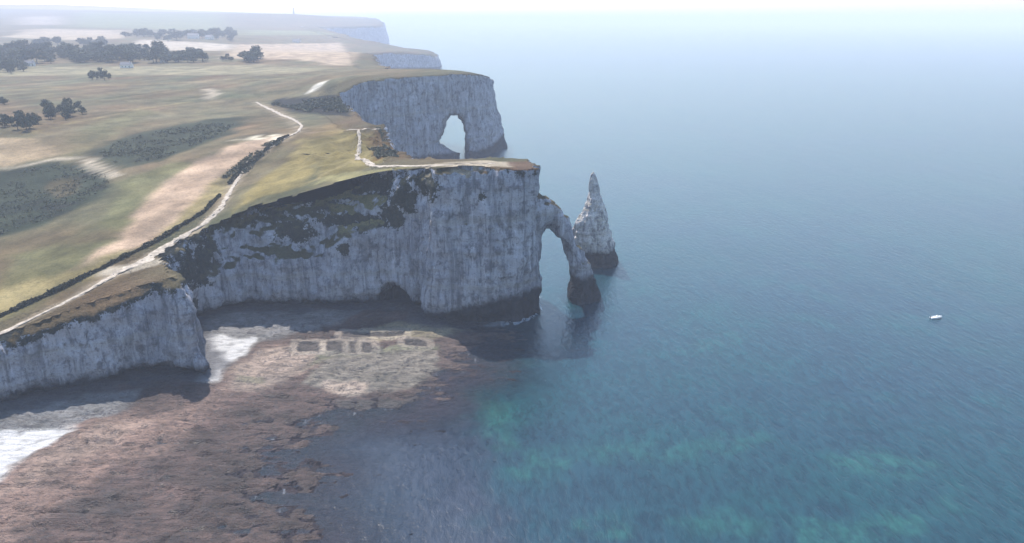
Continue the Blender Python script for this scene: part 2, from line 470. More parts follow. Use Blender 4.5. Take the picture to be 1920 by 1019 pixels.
# ------------------------------------------------------------------ colours of the fields (albedo of what grows there, with shade painted on some slopes)
GRASS = np.array((0.126, 0.108, 0.076))
def lp(pts): return [on_land(*p)[:2] for p in pts]
FAIR = (0.30, 0.225, 0.17); STRAW = (0.27, 0.21, 0.145); SCRUB = (0.052, 0.058, 0.048); GREEN = (0.132, 0.130, 0.078); BROWN = (0.15, 0.115, 0.07)
PALE = (0.36, 0.31, 0.25); DRY = (0.21, 0.175, 0.10); SAND = (0.52, 0.47, 0.38); HEATH = (0.085, 0.075, 0.055)
FIELDS = [  # (outline in the photograph laid on the ground, colour, soft edge in metres, strength)
    (lp([(0, 600), (0, 480), (150, 455), (250, 440), (330, 370), (300, 440), (200, 500), (60, 575)]), GREEN, 14, 0.7),
    (lp([(-200, 640), (-100, 560), (150, 500), (300, 420), (400, 340), (480, 280), (560, 245), (480, 300), (420, 370), (300, 450), (150, 525), (0, 590)]), DRY, 10, 0.9),
    (lp([(140, 505), (225, 440), (285, 350), (370, 302), (470, 264), (540, 250), (505, 285), (420, 325), (350, 400), (260, 465)]), FAIR, 8, 1.0),
    (lp([(180, 420), (220, 340), (330, 300), (380, 300), (300, 350), (240, 430)]), GREEN, 8, 0.7),
    (lp([(-250, 430), (-100, 330), (0, 320), (110, 300), (200, 318), (215, 345), (170, 380), (90, 420), (0, 450), (-200, 500)]), SCRUB, 9, 1.0),
    (lp([(80, 360), (90, 340), (150, 335), (150, 360), (110, 372)]), HEATH, 5, 0.9),
    (lp([(165, 285), (200, 265), (300, 240), (400, 222), (470, 218), (440, 250), (370, 275), (310, 302), (220, 316)]), SCRUB, 10, 0.95),  # scrub hollow, with the shade of its slope put into the colour
    (lp([(400, 350), (440, 310), (520, 262), (545, 262), (480, 310), (450, 350)]), HEATH, 4, 0.75),
    (lp([(-100, 330), (-100, 262), (0, 255), (60, 258), (120, 290), (60, 305), (0, 315)]), STRAW, 8, 0.9),
    (lp([(120, 310), (130, 250), (260, 200), (300, 210), (180, 280)]), GREEN, 14, 0.4),
    (lp([(150, 310), (175, 300), (225, 335), (200, 335)]), PALE, 3, 0.5),
    (lp([(440, 215), (520, 205), (560, 225), (520, 240), (440, 232)]), HEATH, 10, 0.5),
    (lp([(505, 192), (530, 182), (660, 180), (660, 218), (600, 216), (550, 212)]), (0.028, 0.036, 0.036), 8, 1.0),  # dark scrub slope, its shading deepened in the colour
    (lp([(600, 160), (625, 150), (640, 156), (615, 180)]), SCRUB, 10, 0.6),
    (lp([(380, 185), (390, 165), (408, 165), (408, 185)]), PALE, 5, 0.7),
    (lp([(475, 262), (478, 254), (494, 254), (492, 262)]), SAND, 2, 0.9),
    (lp([(508, 262), (512, 252), (530, 252), (526, 262)]), SAND, 2, 0.9),
    (lp([(590, 300), (560, 262), (640, 240), (700, 255), (730, 300), (660, 325), (600, 330)]), (0.165, 0.140, 0.075), 8, 0.9),
    (lp([(440, 400), (470, 350), (540, 300), (570, 260), (600, 290), (580, 345), (500, 365)]), (0.20, 0.165, 0.085), 9, 0.9),
    (lp([(560, 262), (600, 235), (650, 232), (640, 250), (600, 262)]), BROWN, 6, 0.7),
    (lp([(690, 262), (700, 248), (740, 256), (762, 298), (700, 300)]), (0.125, 0.088, 0.055), 4, 0.85),
    (lp([(700, 235), (735, 240), (750, 268), (720, 272)]), HEATH, 4, 0.7),
    (lp([(760, 312), (840, 303), (960, 303), (960, 312), (840, 318)]), PALE, 4, 0.9),
    (lp([(940, 318), (950, 302), (1000, 303), (1000, 320)]), (0.14, 0.10, 0.08), 4, 0.9),
    (lp([(590, 345), (600, 330), (760, 314), (780, 316), (700, 330)]), (0.22, 0.20, 0.11), 4, 0.8),
    # inland fields
    (lp([(-200, 128), (0, 124), (500, 120), (640, 127), (560, 138), (200, 140), (-200, 145)]), (0.21, 0.19, 0.13), 30, 0.8),
    (lp([(420, 110), (440, 84), (640, 80), (680, 100), (660, 124), (560, 112)]), (0.33, 0.26, 0.20), 25, 0.9),
    (lp([(240, 86), (262, 74), (440, 84), (420, 96), (260, 94)]), (0.36, 0.31, 0.26), 15, 0.9),
    (lp([(0, 70), (60, 58), (230, 58), (240, 72), (120, 76)]), (0.32, 0.26, 0.20), 40, 0.9),
    ([GX(40, 3600), GX(45, 4600), GX(120, 4600), GX(125, 3600)], (0.30, 0.26, 0.23), 60, 0.8),
    ([GX(130, 3300), GX(160, 5600), GX(420, 5600), GX(440, 3300)], (0.16, 0.17, 0.10), 120, 0.8),
    (lp([(440, 66), (460, 56), (600, 58), (640, 66)]), (0.17, 0.18, 0.11), 60, 0.8),
    ([GX(-200, 6000), GX(-200, 9000), GX(500, 9000), GX(400, 6000)], (0.30, 0.24, 0.2), 300, 0.8),
]
TRACKS = [(lp([(-120, 668), (0, 626), (100, 578), (220, 512), (300, 470), (375, 425), (415, 390), (440, 345), (468, 300), (530, 262), (560, 247), (545, 222), (500, 202), (480, 192)]), 4.2, (0.26, 0.215, 0.165), 0.75),
    (lp([(205, 508), (250, 503), (300, 490)]), 7.0, (0.34, 0.30, 0.25), 0.85),
    (lp([(155, 298), (175, 306), (200, 322), (222, 330)]), 3.0, PALE, 0.7), (lp([(668, 296), (655, 306), (620, 320), (585, 340), (560, 346)]), 2.5, DRY, 0.8),
    (lp([(560, 247), (610, 247), (672, 244)]), 2.5, (0.2, 0.15, 0.11), 0.7), (lp([(583, 172), (592, 164), (603, 155)]), 8, (0.50, 0.47, 0.43), 0.9),
    (lp([(440, 262), (480, 262), (530, 258)]), 2.2, PALE, 0.5), (lp([(60, 250), (150, 228), (260, 205), (360, 190)]), 3, DRY, 0.6), (lp([(0, 170), (200, 160), (420, 150), (560, 146)]), 5, DRY, 0.6),
    (lp([(0, 318), (60, 308), (110, 296), (160, 298)]), 3, PALE, 0.7)]
def turf_col(x, y):
    x = np.asarray(x, float); y = np.asarray(y, float)
    wx = x + fbm(x / 18, y / 18, 0.7, 3, 41) * 5; wy = y + fbm(x / 18, y / 18, 5.7, 3, 43) * 7
    n = fbm(x / 90, y / 90, 0, 3, 51)[..., None]
    c = GRASS * (1 + 0.16 * n) + np.array((0.02, 0.0, 0.0)) * fbm(x / 40, y / 40, 2, 3, 52)[..., None]
    c = np.broadcast_to(c, x.shape + (3,)).copy()
    # mowing lanes and old strips that run along the plateau
    st = fbm((x * 0.86 - y * 0.5) / 9.0, (x * 0.5 + y * 0.86) / 130.0, 0, 3, 57)[..., None]
    c *= 1 + 0.20 * st * np.clip(1.4 - y / 2500, 0.2, 1)[..., None]
    for poly, col, soft, k in FIELDS:
        soft = soft * 0.55
        P = np.array(poly); lo = P.min(0) - soft * 2; hi = P.max(0) + soft * 2
        m = (wx > lo[0]) & (wx < hi[0]) & (wy > lo[1]) & (wy < hi[1])
        if not m.any(): continue
        d = poly_sd(wx[m], wy[m], poly)
        w = (1 - smooth(-soft, soft * 0.6, d)) * k
        w = w[:, None]
        cc = np.array(col) * (1 + 0.22 * fbm(x[m] / 14, y[m] / 14, 1, 3, 61)[:, None])
        c[m] = c[m] * (1 - w) + cc * w
    for pts, wd, col, k in TRACKS:
        P = np.array(pts); lo = P.min(0) - wd * 2; hi = P.max(0) + wd * 2
        m = (x > lo[0]) & (x < hi[0]) & (y > lo[1]) & (y < hi[1])
        if not m.any(): continue
        d = line_d(x[m] + fbm(x[m] / 6, y[m] / 6, 3, 2, 65) * 1.5, y[m], pts)
        w = ((1 - smooth(wd * 0.35, wd, d)) * k)[:, None]
        c[m] = c[m] * (1 - w) + np.array(col) * w
    return np.clip((c - 0.10) * 1.15 + 0.076, 0.015, 0.9)

# ------------------------------------------------------------------ cliffs
def capsule(x, y, z, a, b, ra, rb):
    ax, ay, az = a; bx, by, bz = b
    ex, ey, ez = bx - ax, by - ay, bz - az
    t = np.clip(((x - ax) * ex + (y - ay) * ey + (z - az) * ez) / (ex * ex + ey * ey + ez * ez), 0, 1)
    return np.sqrt((x - ax - t * ex) ** 2 + (y - ay - t * ey) ** 2 + (z - az - t * ez) ** 2) - (ra + (rb - ra) * t)

def build_cliff(name, x0, x1, y0, y1, z1, h, lean, extra=None, amp=1.0, inland=22, region=None, veg_shade_fn=None):
    xs = np.arange(x0, x1, h); ys = np.arange(y0, y1, h); zs = np.arange(-2.5, z1, h)
    X, Y = np.meshgrid(xs, ys, indexing='ij')
    sd = coast_sd(X, Y); H = Hp(X, Y)
    Z = zs[None, None, :]
    sd3 = sd[:, :, None]; H3 = H[:, :, None]
    X3 = X[:, :, None]; Y3 = Y[:, :, None]
    rel = np.clip(Z / H3, 0, 1.3)
    off = lean(X3, Y3, Z, rel)
    f = np.maximum(sd3 + off, (Z - H3) * 0.9)
    if extra is not None: f = extra(f, X3, Y3, Z, sd3, H3)
    V, F = surface_nets(f, np.array([x0, y0, zs[0]]), h)
    vs = coast_sd(V[:, 0], V[:, 1])
    keepv = vs > -inland
    F = F[keepv[F].all(1)]
    V, F, _ = compact(V, F, [])
    N = vert_normals(V, F)
    Hv = Hp(V[:, 0], V[:, 1])
    top = smooth(0.60, 0.85, N[:, 2]) * smooth(-4, -1, V[:, 2] - Hv)
    rock = 1 - top
    x, y, z = V.T
    n = fbm(x / 11, y / 11, z / 34, 3, 69) * 1.9 + fbm(x / 9, y / 9, z / 14, 4, 71) * 1.9 + fbm(x / 3.4, y / 3.4, z / 6.5, 3, 75) * 1.0
    rb = 1 - np.abs(fbm(x / 6.5, y / 6.5, z / 40, 3, 79)) * 2.2
    n = n + np.clip(rb, -0.5, 1) * 1.5
    bed = vnoise(x / 60, y / 60, (z + fbm(x / 80, y / 80, 0, 2, 3) * 4) / 2.0, 81) * 0.5
    n = (n + bed) * amp
    V = V + N * (n * rock)[:, None] * np.array([1, 1, 0.5])
    V[:, 2] -= 0.0
    veg_shade = veg_shade_fn(V) if veg_shade_fn is not None else np.zeros(len(V))
    o = mesh_obj(name, V, F, M_ROCK, attrs={'turf': turf_col(V[:, 0], V[:, 1]), 'veg_shade': veg_shade})
    tag(o, kind='structure')
    return o

def lean_near(x, y, z, rel):
    back = smooth(388, 396, y) * smooth(-75, -60, x) + smooth(-12, 8, x) * (y > 340)
    front = 1 - np.clip(back, 0, 1)
    base = 6.0 * rel * (front * 0.85 + 0.15)
    # weathered terrace above the lower wall in the middle of the bay
    u = np.clip(1 - np.abs((x + 104) / 50.0) ** 3, 0, 1) * (y > 320) * (y < 480)
    s = smooth(0.50, 0.62, rel + 0.08 * fbm(x / 20, y / 20, 0, 2, 15)) * 7 + smooth(0.66, 1.0, rel) * 16
    und = 5.5 * (1 - smooth(2.5, 6.5, z + 2.0 * fbm(x / 14, y / 14, 0, 2, 19)))
    lip = smooth(0.88, 1.02, rel) * 4.0
    return base + (u * s + und + lip) * front

ARCH = [((-6, 378, 58), 11), (WD(1000, 404, 380), 9.5), (WD(1020, 399, 382), 7.6), (WD(1042, 412, 384), 5.6), (WD(1061, 439, 386), 4.6), (WD(1075, 470, 388), 4.8), (WD(1086, 500, 389), 5.4), (WD(1090, 528, 390), 6.4), (WD(1091, 556, 390), 7.6), (WD(1092, 580, 390), 9.0)]
def extra_near(f, x, y, z, sd, H):
    a = None
    for (p, r), (q, s) in zip(ARCH[:-1], ARCH[1:]):
        c = capsule(x, y, z, p, q, r, s)
        a = c if a is None else np.minimum(a, c)
    k = 2.5
    hh = np.clip(0.5 + 0.5 * (a - f) / k, 0, 1)
    f = a * (1 - hh) + f * hh - k * hh * (1 - hh)
    # cave at the foot of the wall
    cv = np.array(W(742, 572, 1.0))
    e = np.sqrt(((x - cv[0]) / 12.0) ** 2 + ((y - cv[1] - 3) / 17) ** 2 + ((z - 0) / 15.0) ** 2) - 1
    f = np.maximum(f, -e * 9)
    cv = np.array(WD(1006, 560, 372))
    e = np.sqrt(((x - cv[0] - 3) / 3.5) ** 2 + ((y - cv[1] + 6) / 6) ** 2 + ((z - 2) / 5.0) ** 2) - 1
    return np.maximum(f, -e * 4)

def blob(V, px, py, D, rx, rz):
    p = WD(px, py, D)
    return np.clip(1.25 - np.sqrt(((V[:, 0] - p[0]) / rx) ** 2 + ((V[:, 2] - p[2]) / rz) ** 2), 0, 1)
def veg_shade_near(V):
    v = np.zeros(len(V))
    m = (V[:, 1] > 320) & (V[:, 1] < 420)
    for (px, py, D, rx, rz) in ((500, 410, 378, 14, 6), (545, 440, 375, 12, 7), (560, 375, 380, 26, 6), (640, 360, 382, 26, 7), (700, 350, 382, 16, 7), (758, 370, 375, 7, 12),
                                (650, 420, 378, 22, 4), (600, 395, 380, 14, 4), (735, 400, 376, 8, 9), (640, 470, 372, 4, 4), (365, 500, 356, 8, 14), (350, 560, 356, 6, 14), (800, 345, 366, 8, 8), (903, 372, 358, 3, 3), (520, 385, 380, 10, 5), (440, 425, 372, 16, 3)):  # blobs by the buttress paint the dark shadow on its side
        v = np.maximum(v, blob(V, px, py, D, rx * 1.15, rz * 1.2) * m)
    # rim below the turf
    Hv = Hp(V[:, 0], V[:, 1])
    rim = smooth(-8, -2, V[:, 2] - Hv) * (0.40 + 0.18 * fbm(V[:, 0] / 9, V[:, 1] / 9, V[:, 2] / 5, 3, 315))
    left = (V[:, 0] < -120) * smooth(-9, -3, V[:, 2] - Hv) * 0.60
    return np.clip(np.maximum(np.maximum(v * (0.85 + 0.35 * fbm(V[:, 0] / 6, V[:, 1] / 6, V[:, 2] / 4, 3, 317)), rim), left), 0, 1)

build_cliff('cliff_headland', -330, 50, 225, 470, 84, 1.0, lean_near, extra_near, amp=1.0, veg_shade_fn=veg_shade_near)

def lean_mid(x, y, z, rel): return 10.0 * rel * smooth(-25, 20, x + 50) + 4 * rel + 2.5 * smooth(5, 1, z) * -1
MP = [(816, 268), (826, 245), (833, 227), (841, 215), (861, 213), (872, 232), (879, 262), (877, 296), (877, 310), (862, 310), (862, 288), (846, 284), (830, 276)]
MPW = [WD(px, py, 845)[0::2] for px, py in MP]
def extra_mid(f, x, y, z, sd, H):
    # the opening right through the wall, along the line of sight of somebody on the near headland
    sx = x * 845.0 / y; sz = CAM_H + (z - CAM_H) * 845.0 / y
    d = poly_sd(sx, sz, MPW)
    d = np.where((y > 770) & (y < 990), d, 50.0)
    return np.maximum(f, -d)
build_cliff('cliff_far_arch', -235, 20, 470, 1010, 98, 2.6, lean_mid, extra_mid, amp=1.3, inland=30)
build_cliff('cliff_distant', -760, -150, 1010, 2960, 110, 9.0, lambda x, y, z, rel: 14 * rel, None, amp=2.0, inland=60)
build_cliff('cliff_cape', -1500, -500, 2960, 6200, 190, 20.0, lambda x, y, z, rel: 24 * rel, None, amp=3.0, inland=130)

# ------------------------------------------------------------------ plateau sheet
def plateau():
    parts = []
    for (x0, x1, dx, y0, y1, dy, inl) in ((-420, 0, 2.5, 225, 480, 2.5, 7), (-1100, 0, 6, 480, 1020, 6, 10), (-3600, -150, 18, 1020, 2990, 18, 20), (-16000, -500, 70, 2990, 13900, 70, 45), (-1400, -420, 8, 180, 480, 8, 8)):
        xs = np.arange(x0, x1 + dx, dx); ys = np.arange(y0, y1 + dy * 0.5, dy)
        X, Y = np.meshgrid(xs, ys, indexing='ij')
        sd = coast_sd(X, Y)
        Z = Hp(X, Y) - 0.12 - 0.01 * dx
        F = grid_faces(len(xs), len(ys), sd < -inl)
        V = np.stack([X.ravel(), Y.ravel(), Z.ravel()], 1)
        C = turf_col(X, Y).reshape(-1, 3)
        V, F, (C,) = compact(V, F, [C])
        parts.append((V, F, C))
    n = 0; VV = []; FF = []; CC = []
    for V, F, C in parts:
        VV.append(V); FF.append(F + n); CC.append(C); n += len(V)
    tag(mesh_obj('plateau_ground', np.concatenate(VV), np.concatenate(FF), M_TURF, attrs={'col': np.concatenate(CC)}), kind='structure')
plateau()

# ------------------------------------------------------------------ foreshore: pebble beach and wave-cut rock platform
SHORE = [wz(-900, 1300, 0), wz(300, 1500, 0), wz(430, 1150, 0), wz(560, 1040, 0), wz(520, 960, 0), wz(560, 890, 0), wz(500, 850, 0), wz(590, 800, 0), wz(640, 775, 0), wz(760, 765, 0), wz(815, 735, 0), wz(838, 705, 0),
         wz(880, 700, 0), wz(892, 672, 0), wz(895, 645, 0), wz(878, 622, 0), wz(850, 612, 0), GX(850, 380), GX(600, 420), GX(200, 420), GX(-500, 330), GX(-1200, 260)]
def sp(pts): return [wz(px, py, 1.5) for px, py in pts]
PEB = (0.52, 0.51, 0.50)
SHC = [
    (sp([(-300, 1100), (-100, 860), (120, 790), (380, 750), (400, 715), (500, 640), (600, 630), (640, 680), (420, 750), (330, 840), (220, 880), (120, 960), (0, 1060)]), (0.185, 0.120, 0.098), 9, 1),
    (sp([(-60, 830), (-60, 770), (60, 750), (260, 735), (240, 772), (120, 800)]), (0.17, 0.17, 0.175), 3, 0.9),  # shaded part of the left pebble beach, darkened in its colour
    (sp([(345, 640), (350, 610), (420, 590), (700, 582), (640, 606), (480, 640)]), (0.17, 0.17, 0.175), 3, 0.9),  # pebbles under the bay cliff, their shade painted as a darker grey
    (sp([(0, 940), (60, 850), (200, 785), (300, 785), (220, 830), (80, 900)]), (0.26, 0.185, 0.150), 6, 0.9),
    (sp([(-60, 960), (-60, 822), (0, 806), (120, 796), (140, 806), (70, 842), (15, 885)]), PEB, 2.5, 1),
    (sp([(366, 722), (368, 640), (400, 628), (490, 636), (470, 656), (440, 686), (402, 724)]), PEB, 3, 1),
    (sp([(415, 735), (440, 690), (500, 652), (600, 636), (640, 650), (560, 700), (490, 735)]), (0.29, 0.225, 0.185), 4, 0.9),
    (sp([(560, 720), (600, 672), (700, 650), (815, 656), (832, 690), (800, 722), (660, 740)]), (0.18, 0.16, 0.135), 3, 0.9),
    (sp([(560, 690), (600, 660), (820, 645), (820, 655), (620, 672)]), (0.16, 0.165, 0.10), 3, 0.8),
    (sp([(600, 735), (612, 715), (690, 714), (700, 733)]), (0.42, 0.33, 0.27), 2.5, 1),
    (sp([(650, 620), (740, 607), (880, 612), (860, 628), (700, 640)]), (0.26, 0.22, 0.14), 3, 0.9),
    (sp([(810, 640), (900, 630), (900, 700), (845, 700)]), (0.11, 0.075, 0.065), 5, 0.9),
    (sp([(560, 665), (560, 650), (720, 648), (720, 665)]), (0.05, 0.045, 0.045), 1.5, 0.6),
    (sp([(620, 770), (630, 742), (760, 742), (820, 728), (800, 745), (740, 772)]), (0.05, 0.045, 0.045), 3, 1),  # dark shadow below the slab, painted into the rock colour
    (sp([(430, 722), (440, 708), (490, 706), (480, 722)]), (0.14, 0.13, 0.09), 2, 0.8),
    (sp([(140, 960), (200, 925), (250, 905), (260, 930), (180, 975)]), (0.07, 0.05, 0.045), 3, 0.8),
]
BASINS = [[wz(*p, 1.0) for p in q] for q in ([(556, 663), (560, 641), (601, 640), (600, 663)], [(612, 663), (612, 641), (648, 640), (650, 663)], [(656, 662), (655, 640), (672, 640), (674, 662)], [(680, 661), (678, 643), (697, 643), (700, 661)],
          [(640, 632), (642, 622), (760, 624), (758, 632)], [(760, 652), (758, 640), (800, 641), (802, 652)])]
def shore_z(x, y):
    d = poly_sd(x, y, SHORE)
    dc = poly_sd(x, y, COAST)
    z = np.clip(np.where(d > 0, -d * 0.022, -d * 0.05), -3.0, 1.3) + 2.2 * smooth(30, 0, dc) * smooth(6, -10, d)
    rid = fbm(x / 16, y / 6, 0.4, 4, 91)
    z = z + rid * 0.75 + fbm(x / 4, y / 2.5, 0.9, 3, 95) * 0.45
    # flat slabs and the gullies between them
    ch = np.abs(vnoise(x / 13 + 0.3 * rid, y / 7, 0.2, 97))
    z = z - 0.9 * (1 - smooth(0.0, 0.14, ch)) * smooth(-10, -25, d) * smooth(20, 34, dc)
    lay = smooth(0.15, 0.3, fbm(x / 22, y / 9, 8.4, 2, 99)) * 0.8
    z = z + lay * smooth(5, -20, d) * smooth(12, 30, dc)
    # beds of the platform: flat treads and small risers
    q = z / 0.55; fr = q - np.floor(q)
    z = np.where(dc > 22, (np.floor(q) + smooth(0.65, 1.0, fr)) * 0.55, z)
    for poly, col, soft, k in [q for q in SHC if q[1] is PEB]:
        w = 1 - smooth(-4, 5, poly_sd(x, y, poly))
        z = z * (1 - w) + (0.9 + 1.6 * smooth(30, 2, dc)) * w
    for b in BASINS:
        bd = poly_sd(x, y, b) + fbm(x / 3, y / 3, 0, 3, 133) * 1.1
        z = z * smooth(-0.2, 2.5, bd) + np.maximum(z, 1.3) * (1 - smooth(-0.2, 2.5, bd))
        z = z - 1.2 * smooth(0.4, -1.2, bd)
    return z
def shore():
    xs = np.arange(-310, 30, 0.75); ys = np.arange(110, 400, 0.75)
    X, Y = np.meshgrid(xs, ys, indexing='ij')
    Z = shore_z(X, Y)
    sc = coast_sd(X, Y)
    wx = X + fbm(X / 9, Y / 9, 0.7, 3, 141) * 3; wy = Y + fbm(X / 9, Y / 9, 5.7, 3, 143) * 3
    C = np.broadcast_to(np.array((0.068, 0.043, 0.038)), X.shape + (3,)) * (1 + 0.55 * fbm(X / 11, Y / 7, 3, 4, 145)[..., None])
    C = C.copy(); PB = np.zeros(X.shape)
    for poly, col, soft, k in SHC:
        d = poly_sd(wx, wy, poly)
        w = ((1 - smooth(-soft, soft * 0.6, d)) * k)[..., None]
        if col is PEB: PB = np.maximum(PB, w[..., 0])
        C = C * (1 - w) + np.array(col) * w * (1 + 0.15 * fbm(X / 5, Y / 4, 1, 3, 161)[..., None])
    spk = smooth(0.15, 0.6, fbm(X / 3.2, Y / 2.2, 4, 3, 171))[..., None] * 0.55
    C = C * (1 - spk) + C * 0.35 * spk
    # cliff shadow deepened in the ground colour along the foot of the cliffs
    foot_shade = (smooth(13, 4, sc + fbm(X / 8, Y / 8, 1, 3, 181) * 4) * 0.85)[..., None]
    C = C * (1 - foot_shade) + np.array((0.040, 0.042, 0.052)) * foot_shade
    for b in BASINS:
        w = (smooth(0.6, -0.4, poly_sd(X, Y, b)) * 0.9)[..., None]
        C = C * (1 - w) + np.array((0.060, 0.052, 0.050)) * w
        w = (smooth(2.2, 1.2, np.abs(poly_sd(X, Y, b) - 1.6)) * 0.5)[..., None]
        C = C * (1 - w) + np.array((0.36, 0.31, 0.26)) * w
    # weed in the low wet parts
    w = (1 - smooth(-0.3, 0.45, Z))[..., None] * 0.75
    C = C * (1 - w) + np.array((0.045, 0.035, 0.035)) * w
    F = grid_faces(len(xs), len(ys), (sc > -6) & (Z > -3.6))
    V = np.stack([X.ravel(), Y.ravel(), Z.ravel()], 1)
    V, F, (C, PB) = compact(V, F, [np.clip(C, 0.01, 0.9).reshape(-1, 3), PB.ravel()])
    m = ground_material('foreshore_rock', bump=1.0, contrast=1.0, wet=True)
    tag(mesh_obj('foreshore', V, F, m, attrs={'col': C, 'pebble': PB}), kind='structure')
shore()

# ------------------------------------------------------------------ sea
GREENS = [([(880, 760), (905, 745), (930, 790), (945, 830), (920, 850), (900, 800)], 0.8), ([(960, 850), (985, 838), (1040, 860), (1030, 885), (1000, 872)], 0.8),
          ([(1040, 850), (1120, 835), (1240, 838), (1360, 822), (1440, 830), (1380, 850), (1180, 858)], 0.6), ([(1540, 858), (1620, 850), (1720, 872), (1640, 886), (1560, 876)], 0.8),
          ([(1095, 990), (1110, 962), (1140, 965), (1155, 998)], 0.9), ([(1290, 985), (1300, 965), (1380, 975), (1380, 992)], 0.7), ([(1470, 1005), (1490, 975), (1600, 990), (1660, 965), (1740, 975), (1700, 1000), (1600, 1012)], 0.9),
          ([(1240, 668), (1270, 650), (1370, 620), (1400, 632), (1330, 665)], 0.35), ([(1780, 970), (1790, 920), (1830, 930), (1820, 980)], 0.4)]
REEF = [wz(350, 1500, 0), wz(560, 1020, 0), wz(600, 850, 0), wz(800, 740, 0), wz(840, 700, 0), wz(900, 700, 0), wz(860, 740, 0), wz(880, 790, 0), wz(905, 850, 0), wz(935, 920, 0), wz(960, 1020, 0), wz(1000, 1500, 0)]
def sea():
    def attrs_of(X, Y):
        d = poly_sd(X, Y, SHORE)
        dc = poly_sd(X, Y, COAST)
        wx = X + fbm(X / 14, Y / 14, 0.7, 4, 241) * 10; wy = Y + fbm(X / 14, Y / 14, 5.7, 4, 243) * 5
        g = np.zeros(X.shape)
        for poly, k in GREENS:
            pp = [wz(px, py, 0) for px, py in poly]
            g = np.maximum(g, (1 - smooth(-2, 7, poly_sd(wx, wy, pp))) * k)
        reef = 1 - smooth(-8, 10, poly_sd(wx, wy, REEF))
        deep = smooth(0, 50, d + 4)
        edge = (1 - smooth(0, 60, np.minimum(d, dc))) 
        fringe = (1 - smooth(0.5, 5, dc)) + 0.35 * (1 - smooth(0.5, 5, d))
        return g, reef, deep, edge, fringe
    xs = np.arange(-420, 520, 2.0); ys = np.arange(90, 620, 2.0)
    X, Y = np.meshgrid(xs, ys, indexing='ij')
    g, reef, deep, edge, fringe = attrs_of(X, Y)
    V1 = np.stack([X.ravel(), Y.ravel(), 0 * X.ravel()], 1); F1 = grid_faces(len(xs), len(ys))
    A1 = [g.ravel(), reef.ravel(), deep.ravel(), edge.ravel(), fringe.ravel()]
    # ring of large quads out to the horizon
    bx = [-90000, -420, xs[-1], 90000]; by = [-90000, 90, ys[-1], 140000]
    V2 = []; F2 = []
    for i in range(3):
        for j in range(3):
            if i == 1 and j == 1: continue
            k = len(V2)
            V2 += [(bx[i], by[j], 0), (bx[i + 1], by[j], 0), (bx[i + 1], by[j + 1], 0), (bx[i], by[j + 1], 0)]
            F2.append([k, k + 1, k + 2, k + 3])
    V2 = np.array(V2, float); F2 = np.array(F2) + len(V1)
    A2 = [np.zeros(len(V2)), np.zeros(len(V2)), np.ones(len(V2)), np.zeros(len(V2)), np.zeros(len(V2))]
    V = np.concatenate([V1, V2]); F = np.concatenate([F1, F2])
    A = [np.concatenate([a, b]) for a, b in zip(A1, A2)]
    t = NT('sea_water')
    pos = t.geo.outputs['Position']
    big = t.noise(0.008, 3, 0.5); mid = t.noise(0.035, 4, 0.6)
    c = t.mix(t.ramp(big, 0.35, 0.65), (0.005, 0.032, 0.044), (0.007, 0.028, 0.046))
    c = t.mix(t.ramp(mid, 0.45, 0.75, 0, 0.5), c, (0.004, 0.048, 0.052))
    c = t.mix(t.math('MULTIPLY', t.attr('green', 'Fac'), t.ramp(t.noise(0.11, 4, 0.65), 0.38, 0.62, 0.15, 1.0)), c, (0.012, 0.066, 0.062))
    c = t.mix(t.math('MULTIPLY', t.attr('reef', 'Fac'), 0.8), c, t.mix(t.ramp(mid, 0.4, 0.6), (0.014, 0.021, 0.038), (0.022, 0.027, 0.046)))
    # wavelets: three trains of ripples and a chop
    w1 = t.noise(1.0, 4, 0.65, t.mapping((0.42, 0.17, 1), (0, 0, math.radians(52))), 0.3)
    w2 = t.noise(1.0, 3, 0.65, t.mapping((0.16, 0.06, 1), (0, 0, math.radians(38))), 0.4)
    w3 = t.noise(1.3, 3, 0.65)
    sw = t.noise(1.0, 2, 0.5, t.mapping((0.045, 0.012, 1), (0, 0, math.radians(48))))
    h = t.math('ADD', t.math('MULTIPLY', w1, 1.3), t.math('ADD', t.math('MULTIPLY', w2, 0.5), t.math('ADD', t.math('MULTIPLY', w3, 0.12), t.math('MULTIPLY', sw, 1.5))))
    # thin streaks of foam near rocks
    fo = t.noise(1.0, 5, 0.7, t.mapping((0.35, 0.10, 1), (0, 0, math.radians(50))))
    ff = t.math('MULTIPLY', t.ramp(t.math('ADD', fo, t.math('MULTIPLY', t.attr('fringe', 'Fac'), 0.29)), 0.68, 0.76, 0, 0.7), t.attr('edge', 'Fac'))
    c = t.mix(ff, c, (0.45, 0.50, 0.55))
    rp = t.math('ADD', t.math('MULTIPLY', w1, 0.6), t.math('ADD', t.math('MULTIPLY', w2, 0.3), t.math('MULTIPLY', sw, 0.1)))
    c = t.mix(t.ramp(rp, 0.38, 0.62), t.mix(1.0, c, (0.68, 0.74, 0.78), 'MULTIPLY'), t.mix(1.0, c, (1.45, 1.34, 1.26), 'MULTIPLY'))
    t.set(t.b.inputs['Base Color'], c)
    t.b.inputs['Roughness'].default_value = 0.22
    t.b.inputs['IOR'].default_value = 1.33
    t.l.new(t.bump(h, 0.5, 0.55), t.b.inputs['Normal'])
    tr = t.n.new('ShaderNodeBsdfTransparent'); tr.inputs[0].default_value = (0.80, 0.82, 0.92, 1)
    mx = t.n.new('ShaderNodeMixShader')
    t.l.new(t.ramp(t.attr('deep', 'Fac'), 0.0, 1.0, 0.20, 1.0), mx.inputs[0])
    t.l.new(tr.outputs[0], mx.inputs[1]); t.l.new(t.b.outputs[0], mx.inputs[2]); t.l.new(mx.outputs[0], t.out.inputs[0])
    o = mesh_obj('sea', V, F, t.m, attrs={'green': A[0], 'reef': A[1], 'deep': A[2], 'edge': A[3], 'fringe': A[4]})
    tag(o, kind='structure')
    # sea bed below everything
    sb = simple('sea_bed', (0.05, 0.07, 0.09))
